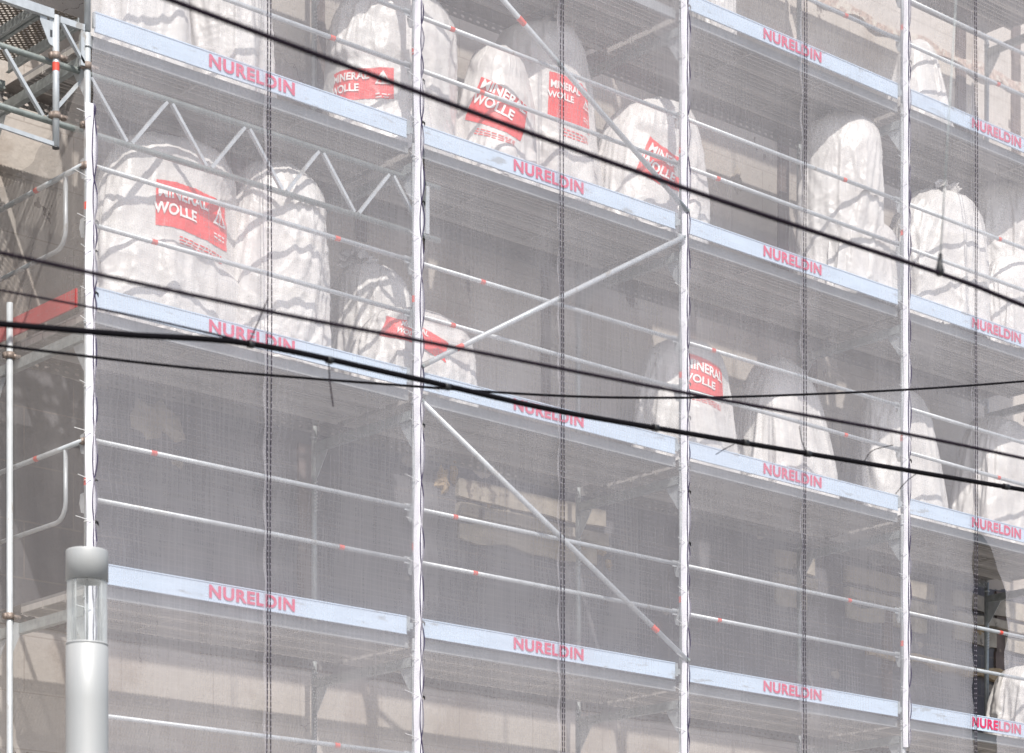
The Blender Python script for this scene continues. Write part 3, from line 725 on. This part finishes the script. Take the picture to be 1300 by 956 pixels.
class Bag:
    def __init__(s, c, r, ry, h, seed, lean=(0, 0), p='ta', turn=0., mirror=False, crump=1., taper=0., neck=False):
        s.neck = neck; s.c = Vector(c); s.r = r; s.ry = ry; s.h = h; s.seed = seed; s.lean = lean; s.G = PROTO[p]; s.turn = turn; s.mi = -1 if mirror else 1; s.cr = crump; s.tp = taper
    def surf(s, u, v):
        G = s.G; n1, n0 = G.shape[0], G.shape[1]
        # the grid's own angle runs with the world's; a half turn keeps the footprint's axes
        uu = (s.mi*(u-math.pi/2)+math.pi/2+s.turn) % (2*math.pi)/(2*math.pi)*n0
        i = int(uu) % n0; fu = uu-int(uu); vv = min(max(v, 0), 1)*(n1-1); j = min(int(vv), n1-2); fv = vv-j; i2 = (i+1) % n0
        q = (G[j, i]*(1-fu)+G[j, i2]*fu)*(1-fv)+(G[j+1, i]*(1-fu)+G[j+1, i2]*fu)*fv
        x, y, z = float(q[0]), float(q[1]), float(q[2])
        ca, sa = math.cos(s.turn), math.sin(s.turn)
        x, y = x*ca+y*sa, -x*sa+y*ca
        x *= s.mi
        k = 1-s.tp*z
        P = Vector((x*s.r*k, y*s.ry*k, z*s.h))
        w = P*1.0+Vector((s.seed*7.3, s.seed*3.1, 0)); wv = noise.noise_vector(w*2.1)*.22
        w += wv
        c1 = 1-abs(noise.noise(Vector((w.x*6+w.z*2, w.y*6, w.z*3))))*2.6
        c2 = 1-abs(noise.noise(Vector((w.x*14-w.z*3, w.y*14, w.z*8+3))))*2.6
        d = s.cr*(.006*max(0, c1)**2+.0035*max(0, c2)**1.6)
        rad = Vector((x, y, .35*z)).normalized() if abs(x)+abs(y) > 1e-4 else Vector((0, 0, 1))
        P += rad*d; lz = z*z
        return s.c+P+Vector((s.lean[0]*lz, s.lean[1]*lz, 0))
    def stiffen(s, u0, v0, w, h):
        """printed panels crease less: relax the folds around (u0, v0)"""
        G = s.G.copy(); n1, n0 = G.shape[:2]; B = G.copy()
        for _ in range(60):
            B = (B+np.roll(B, 1, 1)+np.roll(B, -1, 1)+np.roll(B, 3, 1)+np.roll(B, -3, 1))/5
            C = B.copy(); C[1:-1] = (B[:-2]+B[1:-1]+B[2:])/3; B = C
        c = (s.mi*(u0-math.pi/2)+math.pi/2+s.turn) % (2*math.pi)/(2*math.pi)*n0
        su = max(.2, (s.surf(u0+.3, v0)-s.surf(u0-.3, v0)).length/.6); sv = max(.3, (s.surf(u0, min(1, v0+.1))-s.surf(u0, v0-.1)).length/.2)
        du = (np.arange(n0)-c+n0/2) % n0-n0/2; du = np.abs(du)*2*math.pi/n0*su/(w*.62); dv = np.abs(np.arange(n1)/(n1-1)-v0)*sv/(h*.75)
        k = np.clip(1.5-np.maximum(du[None, :], dv[:, None])*1.0, 0, .5)*2; k = (k*k*(3-2*k)*.80)[:, :, None]
        s.G = G*(1-k)+B*k
    def frame(s, u, v):
        e = .010; p = s.surf(u, v)
        a = (s.surf(u+e*3, v)-s.surf(u-e*3, v)); b = (s.surf(u, min(1, v+e))-s.surf(u, max(0, v-e)))
        n = a.cross(b); n = n.normalized() if n.length > 1e-9 else Vector((0, -1, 0))
        if n.dot(p-(s.c+Vector((0, 0, s.h*.5)))) < 0: n = -n
        return p, n
    def locate(s, px, py):
        best = None
        for i in range(90):
            u = math.pi+i/90*math.pi*1.25
            for j in range(2, 40):
                v = j/44; p = s.surf(u, v); q = proj(p); d = (q[0]-px)**2+(q[1]-py)**2
                nrm = Vector((math.cos(u), math.sin(u), 0))
                if nrm.dot(CAM-p) < 0: continue
                if best is None or d < best[0]: best = (d, u, v)
        return best[1], best[2]
def build_bag(b, label, name='mineral_wool_bag', nu=224, nv=150):
    t = thing(name, b.c, label, 'bag', 'white mineral wool bags on the decks')
    vs = []; fs = []
    for j in range(nv):
        v = j/(nv-1)*.995
        for i in range(nu): vs.append(b.surf(i*2*math.pi/nu, v)-b.c)
    for j in range(nv-1):
        for i in range(nu): fs.append((j*nu+i, j*nu+(i+1) % nu, (j+1)*nu+(i+1) % nu, (j+1)*nu+i))
    top = len(vs); ct = Vector()
    for i in range(nu): ct += vs[(nv-1)*nu+i]
    vs.append(ct/nu)
    for i in range(nu): fs.append(((nv-1)*nu+i, (nv-1)*nu+(i+1) % nu, top))
    o = MB().add(vs, fs).build('sack', M['bag'], t, True)
    if b.neck:       # the tied mouth of the bag, flopped to one side
        tp = max(vs[:-1], key=lambda q: q.z); rd = random.Random(int(b.seed*7)); a = rd.uniform(2.6, 5.4); dr = Vector((math.cos(a), math.sin(a)*.6, 0))
        vv = []; ff = []; n = 48; m_ = 16
        for j in range(m_):
            q = j/(m_-1); c = tp+dr*(.02+.20*q)+Vector((0, 0, -.05+.10*math.sin(q*2.4)-.10*q*q))
            rr = .12*(1-q*3.2)**2+.030 if q < .3 else .030+.085*((q-.3)/.7)**.8
            ax = (dr+Vector((0, 0, .25-.9*q))).normalized(); e1 = ax.cross(Vector((0, 0, 1))).normalized(); e2 = ax.cross(e1)
            for i in range(n):
                u = i*2*math.pi/n; w_ = rr*(1+.30*math.sin(u*6+q*3+b.seed)*min(1, q*2.5)+.16*math.sin(u*13-q*5)+.3*noise.noise(Vector((math.cos(u)*2, math.sin(u)*2, q*3+b.seed))))
                vv.append(c+e1*math.cos(u)*w_+e2*math.sin(u)*w_*.62)
        for j in range(m_-1):
            for i in range(n): ff.append((j*n+i, j*n+(i+1) % n, (j+1)*n+(i+1) % n, (j+1)*n+i))
        MB().add(vv, ff).build('tied_neck', M['bag'], t, True)
    return t
def on_bag(b, t, u0, v0, rot, polys_me, off, name, m, parent):
    """lay a flat mesh (metres, x right, y up) onto the bag's surface"""
    me = polys_me; bm = bmesh.new(); bm.from_mesh(me)
    for _ in range(4):
        ed = [e for e in bm.edges if e.calc_length() > .020]
        if not ed: break
        bmesh.ops.subdivide_edges(bm, edges=ed, cuts=1, use_grid_fill=False)
        bmesh.ops.triangulate(bm, faces=bm.faces)
    cr, sr = math.cos(rot), math.sin(rot); e_ = .10
    su = (b.surf(u0+e_, v0)-b.surf(u0-e_, v0)).length/(2*e_); sv = (b.surf(u0, min(1, v0+.05))-b.surf(u0, v0-.05)).length/.10
    for v in bm.verts:
        x = v.co.x*cr-v.co.y*sr; y = v.co.x*sr+v.co.y*cr
        u = u0+x/su; vv = min(.97, max(.01, v0+y/sv))
        p, n = b.frame(u, vv)
        v.co = p+n*off-b.c
    m2 = bpy.data.meshes.new(name); bm.to_mesh(m2); bm.free(); m2.materials.append(m)
    o = bpy.data.objects.new(name, m2); col.objects.link(o); o.parent = parent
    m2.polygons.foreach_set('use_smooth', [True]*len(m2.polygons))
    return o
def grid_me(w, h, nx, ny, jag=0.):
    me = bpy.data.meshes.new('g'); vs = []; fs = []
    for j in range(ny+1):
        for i in range(nx+1): vs.append((-w/2+w*i/nx, -h/2+h*j/ny, 0))
    for j in range(ny):
        for i in range(nx): a = j*(nx+1)+i; fs.append((a, a+1, a+nx+2, a+nx+1))
    me.from_pydata(vs, [], fs); return me
tM = text_mesh('MINERAL', .115, .030); tW = text_mesh('WOLLE', .115, .030)
def shift(me, dx, dy, sc=1.):
    m2 = me.copy(); m2.materials.clear()
    for v in m2.vertices: v.co = Vector((v.co.x*sc+dx, v.co.y*sc+dy, 0))
    return m2
def tri_me(cx, cy, r):
    me = bpy.data.meshes.new('w'); vs = []; fs = []
    for rr in (r, r*.70):
        for a in (90, 210, 330): vs.append((cx+rr*math.cos(R(a)), cy+rr*math.sin(R(a))*1.05, 0))
    fs = [(0, 1, 4, 3), (1, 2, 5, 4), (2, 0, 3, 5)]
    vs += [(cx-.010, cy-.012, 0), (cx+.010, cy-.012, 0), (cx+.014, cy+.05, 0), (cx-.014, cy+.05, 0), (cx-.010, cy-.036, 0), (cx+.010, cy-.036, 0), (cx+.010, cy-.020, 0), (cx-.010, cy-.020, 0)]
    fs += [(6, 7, 8, 9), (10, 11, 12, 13)]
    me.from_pydata(vs, [], fs); return me
def bars_me(rows, w, h):
    me = bpy.data.meshes.new('b'); vs = []; fs = []; rnd = random.Random(3)
    for y in rows:
        x = -w/2
        while x < w/2-.01:
            l = rnd.uniform(.02, .06); a = len(vs); vs += [(x, y, 0), (min(x+l, w/2), y, 0), (min(x+l, w/2), y+h, 0), (x, y+h, 0)]; fs.append((a, a+1, a+2, a+3)); x += l+.012
    me.from_pydata(vs, [], fs); return me
def put_label(b, t, u, v, w, h, rot=0., sc=1., warn=True, small=True):
    lb = on_bag(b, t, u, v, rot, grid_me(w, h, int(w/.013), int(h/.013)), .004, 'label', M['label'], t)
    tx_ = [q.co.x for q in tM.vertices]; tw_ = max(tx_)-min(tx_)
    sc = min((.64 if warn else .86)*w/tw_, h*.5/.16); ox = -.16*w if warn else 0
    ym = .074*sc+.008; yw = -.052*sc+.008
    if h > .36: ym += .05; yw += .05
    on_bag(b, t, u, v, rot, shift(tM, ox, ym, sc), .012, 'lettering', M['ink'], lb)
    on_bag(b, t, u, v, rot, shift(tW, ox-.07*sc, yw, sc), .012, 'lettering', M['ink'], lb)
    if warn: on_bag(b, t, u, v, rot, tri_me(w/2-.15*w, .03, .13*w), .013, 'warning_symbol', M['ink'], lb)
    if warn: on_bag(b, t, u, v, rot, shift(bars_me([-.10, -.125], .20*w, .010), w/2-.15*w, 0), .013, 'small_print', M['ink'], lb)
    if small:
        on_bag(b, t, u, v, rot, shift(bars_me([-h/2-.07, -h/2-.10, -h/2-.13], w*.62, .012), w*.1, 0), .005, 'small_print', M['label'], t)

def bag_px(xl, xr, ytop, k, y, seed, **kw):
    """a bag standing on deck k, y metres behind the front, seen between photo columns xl and xr with its top at row ytop"""
    c = at((xl+xr)/2, 400, y); s = ppm(c); zc = zd(k)+.004
    hh = at((xl+xr)/2, ytop, y+.05).z-zc
    wd = (xr-xl)/s; r = wd/2*.93
    ry = kw.pop('ry', min(r, .42))
    # seen obliquely: the width in the picture mixes both axes
    ax = math.cos(CTH)*r; ay = math.sin(CTH)*ry; eff = math.sqrt(ax*ax+ay*ay)*1.10; r *= (wd/2)/eff*.97; r *= 1.17; ry *= 1.12; 
    return Bag((c.x, y, zc), r, ry*.97, hh, seed, **kw)
def SP(*a): return a
bags = [
 (106, 248, -70, 3, .80, 1.3, dict(p='sa', turn=.6), 'grey white crumpled bag at the top left edge above the first NURELDIN', None),
 (226, 352, -50, 3, .84, 2.1, dict(p='ta', turn=2.1), 'smooth greyish white bag left of the pale wall strip at the top', None),
 (410, 584, -4, 3, .78, 3.7, dict(p='ta', turn=.4, lean=(.06, 0), crump=1.5, neck=True), 'tall full white bag behind the second post at the top with red print low down', (450, 108, .56, .26, .02, .80, True, False)),
 (566, 684, 60, 3, .58, 4.4, dict(p='sb', turn=2.5, ry=.36, lean=(.08, 0), taper=.16), 'pointed white bag with a red print patch, right of the second post at the top', (636, 140, .56, .38, -.34, .95, False, True)),
 (618, 768, 36, 3, .82, 5.2, dict(p='tb', turn=1.2, lean=(-.04, 0), neck=True), 'tall white bag with upright red MINERAL WOLLE print under the sloping brace', (731, 126, .52, .40, -.06, .92, True, True)),
 (752, 900, 124, 3, .60, 6.9, dict(p='sa', turn=3.3, mirror=True, lean=(.09, 0), crump=1.5), 'round white bag with red print behind the third post', (843, 222, .56, .34, -.36, .92, False, False)),
 (1004, 1130, 150, 3, .50, 7.5, dict(p='ta', turn=3.6, mirror=True, lean=(.05, 0), crump=1.6, neck=True), 'tall white bag with rounded folded top left of the fourth post', None),
 (1026, 1158, 276, 3, .30, 8.8, dict(p='lo', turn=1.0, ry=.24), 'low white sack slumped in front of the tall bag left of the fourth post', None),
 (1108, 1262, 242, 3, .50, 9.6, dict(p='sb', turn=.2, crump=2.0, lean=(.06, 0), neck=True), 'wide crumpled white bag right of the fourth post', None),
 (1216, 1362, 230, 3, .66, 10.4, dict(p='tb', turn=2.9, crump=1.8, neck=True), 'upright white bag cut by the right edge of the photo', None),
 (1238, 1350, 330, 3, .30, 11.4, dict(p='lo', turn=2.2, ry=.24, crump=1.3), 'small white sack low at the right edge in front of an upright bag', None),
 (880, 936, -40, 4, .80, 12.2, dict(p='ta', turn=1.5), 'narrow white bag at the very top edge right of the third post', None),
 (1112, 1216, 54, 4, .50, 13.1, dict(p='tb', turn=.5, taper=.58, crump=.5), 'pointed smooth white bag behind the fourth post on the topmost deck', None),
 (104, 310, 163, 2, .64, 14.8, dict(p='sa', turn=.1, lean=(.07, 0), crump=1.8, taper=.05), 'largest slumped white bag with red MINERAL WOLLE print beside the corner post', (246, 270, .72, .36, .06, 1.18, True, True)),
 (266, 418, 212, 2, .56, 15.5, dict(p='tb', turn=3.9, crump=1.8, lean=(.06, 0), taper=.08), 'tall wrinkled white bag beside the largest printed bag in the leftmost bay', None),
 (404, 540, 342, 2, 1.00, 16.1, dict(p='sb', turn=1.6, crump=1.6, lean=(-.08, 0), neck=True), 'shaded grey white bag left of the second post on the second deck', None),
 (436, 612, 398, 2, .52, 17.9, dict(p='lo', turn=.7, ry=.36, crump=1.5), 'low collapsed white bag with crumpled red print under the second post', (522, 418, .62, .17, -.30, .66, False, False)),
 (796, 944, 436, 2, .94, 18.7, dict(p='ta', turn=.9, crump=.7, taper=.20), 'white bag with sunlit red print right of the third post on the second deck', (900, 484, .54, .35, -.10, .96, False, True)),
 (916, 1088, 458, 2, .94, 19.2, dict(p='sb', turn=4.4, crump=.6, taper=.30, lean=(-.12, 0)), 'smooth white bag with shaded top, second from the third post on the second deck', None),
 (1070, 1220, 498, 2, .94, 20.6, dict(p='ta', turn=5.2, crump=.6, taper=.28, lean=(-.12, 0)), 'smooth white bag behind the fourth post on the second deck', None),
 (1196, 1344, 528, 2, .88, 21.3, dict(p='sa', turn=5.0, crump=1.4), 'crumpled white bag at the right edge on the second deck', None),
 (1244, 1400, 848, 1, .74, 22.8, dict(p='sb', turn=2.8, crump=1.3), 'white bag in the lower right corner below the gap in the net', None),
]
for xl, xr, yt, k, y, sd, kw, lab, pr_ in bags:
    b = bag_px(xl, xr, yt, k, y, sd, **kw)
    if pr_:
        u_, v_ = b.locate(pr_[0], pr_[1]); b.stiffen(u_, v_, pr_[2], pr_[3])
    t = build_bag(b, lab)
    if pr_: put_label(b, t, u_, v_, *pr_[2:])

# ------------------------------------------------------------------ overhead wires
def spline(pts, n=14):
    out = []
    P = [pts[0]]+pts+[pts[-1]]
    for i in range(1, len(P)-2):
        for q in range(n):
            t = q/n; a, b, c, d = P[i-1], P[i], P[i+1], P[i+2]
            out.append(.5*((2*b)+(c-a)*t+(2*a-5*b+4*c-d)*t*t+(3*b-a-3*c+d)*t*t*t))
    out.append(P[-2]); return out
def wire(pix, Y, r, m, name, label, cat='cable'):
    pts = [at(x, y, Y) for x, y in pix]; c = pts[0].copy()
    o = MB().tube(spline(pts), r, 10).build(name, M[m], None, True); tag(o, label, cat); return o
YT, YA, YBW, YC, YD = -7.0, -9.5, -8.8, -7.5, -6.0
wire([(-220, 396), (-40, 408), (150, 424), (320, 437), (515, 478), (700, 520), (866, 549), (1080, 585), (1300, 622), (1500, 655)], YT, .0128, 'wire', 'support_cable', 'thick black cable crossing the whole picture from left to lower right')
wire([(-60, -106), (180, -14), (520, 113), (866, 238), (1193, 347), (1300, 388), (1500, 465)], YA, .0085, 'wire2', 'contact_wire', 'blurred dark wire sloping steeply from the top left to the right edge')
wire([(-220, 272), (-40, 312), (330, 393), (520, 430), (866, 498), (1146, 550), (1300, 582), (1500, 625)], YBW, .0070, 'wire2', 'contact_wire', 'blurred dark wire sloping from the left edge down over both lower board rows')
wire([(-220, 328), (-40, 361), (160, 399), (317, 435)], YT, .0045, 'wire2', 'span_wire', 'thin dark wire from the left edge ending on the thick black cable')
wire([(-220, 414), (-40, 434), (250, 468), (520, 490), (700, 502), (830, 505), (960, 503), (1146, 495), (1300, 484), (1500, 466)], YD, .0065, 'wire', 'telephone_wire', 'thin black wire sagging and rising again towards the right edge')
def little(pix, Y, r, m, name, label, cat):
    return wire(pix, Y, r, m, name, label, cat)
little([(317, 434), (327, 410), (340, 380)], YT, .003, 'wire2', 'wire_hanger', 'thin slanting hanger above the junction of two cables at left', 'wire hanger')
little([(417, 455), (419, 485), (423, 516)], YT, .003, 'wire2', 'wire_hanger', 'short thin dropper hanging from the thick cable left of the second post', 'wire hanger')
hg = thing('suspension_rod', at(1193, 345, YA), 'blurred grey rod with black insulator holding the steep wire at upper right', 'suspension rod'); o_ = hg.location.copy()
MB().tube([at(1194, 322, YA)-o_, at(1216, -40, YA)-o_], .0024, 8).build('rod', M['galvold'], hg, True)
MB().tube([at(1193, 350, YA)-o_, at(1193, 344, YA)-o_, at(1193, 336, YA)-o_, at(1194, 322, YA)-o_], [.012, .018, .011, .007], 12).build('insulator', M['black'], hg, True)
for n_, pix in enumerate(([(1025, 577), (1018, 560), (1015, 541)], [(1097, 586), (1108, 572), (1134, 565)], [(1164, 601), (1150, 612), (1137, 627)], [(932, 564), (920, 570), (909, 577)])):
    little(pix, YT, .0022, 'wire', 'cable_tie_end', ['thin tie end standing up from the thick cable left of the third twisted cord', 'curved tie end standing up from the thick cable left of the fourth post', 'thin tie end hanging below the thick cable right of the fourth post', 'thin tie end hanging below the thick cable right of the third post'][n_], 'cable tie')
for n_, (x, y) in enumerate(((318, 437), (418, 457), (567, 491), (832, 543), (946, 562), (1025, 576), (1277, 618))):
    p = at(x, y, YT); a = at(x-3, y-.6, YT); c = at(x+3, y+.6, YT)
    o = MB().tube([a, p, c], .0168, 10).build('cable_clip', M['black'], None, True)
    tag(o, ['black clip where the thin wire meets the thick cable at left', 'black clip above the short dropper on the thick cable', 'black clip on the thick cable right of the second post', 'black clip on the thick cable left of the third post', 'black clip on the thick cable right of the third post', 'black clip on the thick cable at the third twisted cord', 'black clip on the thick cable at the right edge'][n_], 'clip', 'clips on the thick cable')

# ------------------------------------------------------------------ street lamp
D = 13.0
lp = CAM+(FW+RT*((110.5-650)/CF))*D
zz = lambda py: 1.6+(CYH-py)/CF*D
r0 = 26.8/CF*D
lamp = thing('street_lamp', (lp.x, lp.y, .12), 'slim cylindrical silver street lamp with clear glass section in the lower left corner', 'street lamp')
def lathe(prof, n=48):
    mb = MB(); vs = []; fs = []
    for r_, z in prof:
        for i in range(n): a = i*2*math.pi/n; vs.append((r_*math.cos(a), r_*math.sin(a), z-.12))
    for j in range(len(prof)-1):
        for i in range(n): fs.append((j*n+i, j*n+(i+1) % n, (j+1)*n+(i+1) % n, (j+1)*n+i))
    return mb.add(vs, fs)
ztop, zcb, zgb = zz(700), zz(738), zz(818)
lathe([(0, ztop+.004), (r0*.93, ztop+.004), (r0*.985, ztop), (r0, ztop-.006), (r0, zcb), (r0*.93, zcb), (r0*.90, zcb+.02), (0, zcb+.02)]).build('cap', M['cap'], lamp, True)
lathe([(r0*.86, zcb+.019), (r0*.84, zcb+.004), (r0*.60, zcb+.012), (r0*.2, zcb+.015), (0, zcb+.016)]).build('reflector', M['dark'], lamp, True)
lathe([(r0*.95, zcb+.002), (r0*.95, zgb), ]).build('glass_tube', M['glass'], lamp, True)
for a in (20, 110, 200, 290):
    MB().tube([(r0*.86*math.cos(R(a)), r0*.86*math.sin(R(a)), zcb-.12), (r0*.86*math.cos(R(a)), r0*.86*math.sin(R(a)), zgb-.12)], .004, 8).build('rod', M['cap'], lamp, True)
MB().tube([(0, 0, zcb-.12+.01), (0, 0, zgb-.12)], .007, 10).build('centre_rod', M['cap'], lamp, True)
lathe([(0, zgb+.004), (r0*.97, zgb+.004), (r0, zgb), (r0, zgb-.006), (r0*.975, zgb-.008), (r0*.975, zgb-.012), (r0, zgb-.014), (r0, zgb-.3), (r0, .9), (r0*1.25, .88), (r0*1.25, .12)]).build('pole', M['cap'], lamp, True)

# ------------------------------------------------------------------ light
TS = Vector((-.52, -1.0, 1.28)).normalized()
sd = bpy.data.lights.new('sun', 'SUN'); sd.energy = 4.6; sd.angle = R(.75); sd.color = (1, .955, .89)
so = bpy.data.objects.new('sun', sd); col.objects.link(so); so.rotation_euler = TS.to_track_quat('Z', 'Y').to_euler(); so.location = (0, -20, 30)
wd = bpy.data.worlds.new('World'); scene.world = wd; wd.use_nodes = True; nt = wd.node_tree
sky = nt.nodes.new('ShaderNodeTexSky'); sky.sky_type = 'NISHITA'; sky.sun_disc = False
sky.sun_elevation = math.asin(TS.z); sky.sun_rotation = math.atan2(TS.x, TS.y)
sky.dust_density = 2.0
nt.links.new(sky.outputs[0], nt.nodes['Background'].inputs['Color']); nt.nodes['Background'].inputs['Strength'].default_value = .14

vs_ = scene.view_settings; vs_.view_transform = 'Standard'; vs_.look = 'None'; vs_.exposure = .08; vs_.gamma = 1; vs_.use_curve_mapping = False
cy = scene.cycles
cy.use_denoising = True; cy.transparent_max_bounces = 24; cy.max_bounces = 7; cy.diffuse_bounces = 4; cy.glossy_bounces = 2; cy.transmission_bounces = 4
cy.sample_clamp_indirect = 6
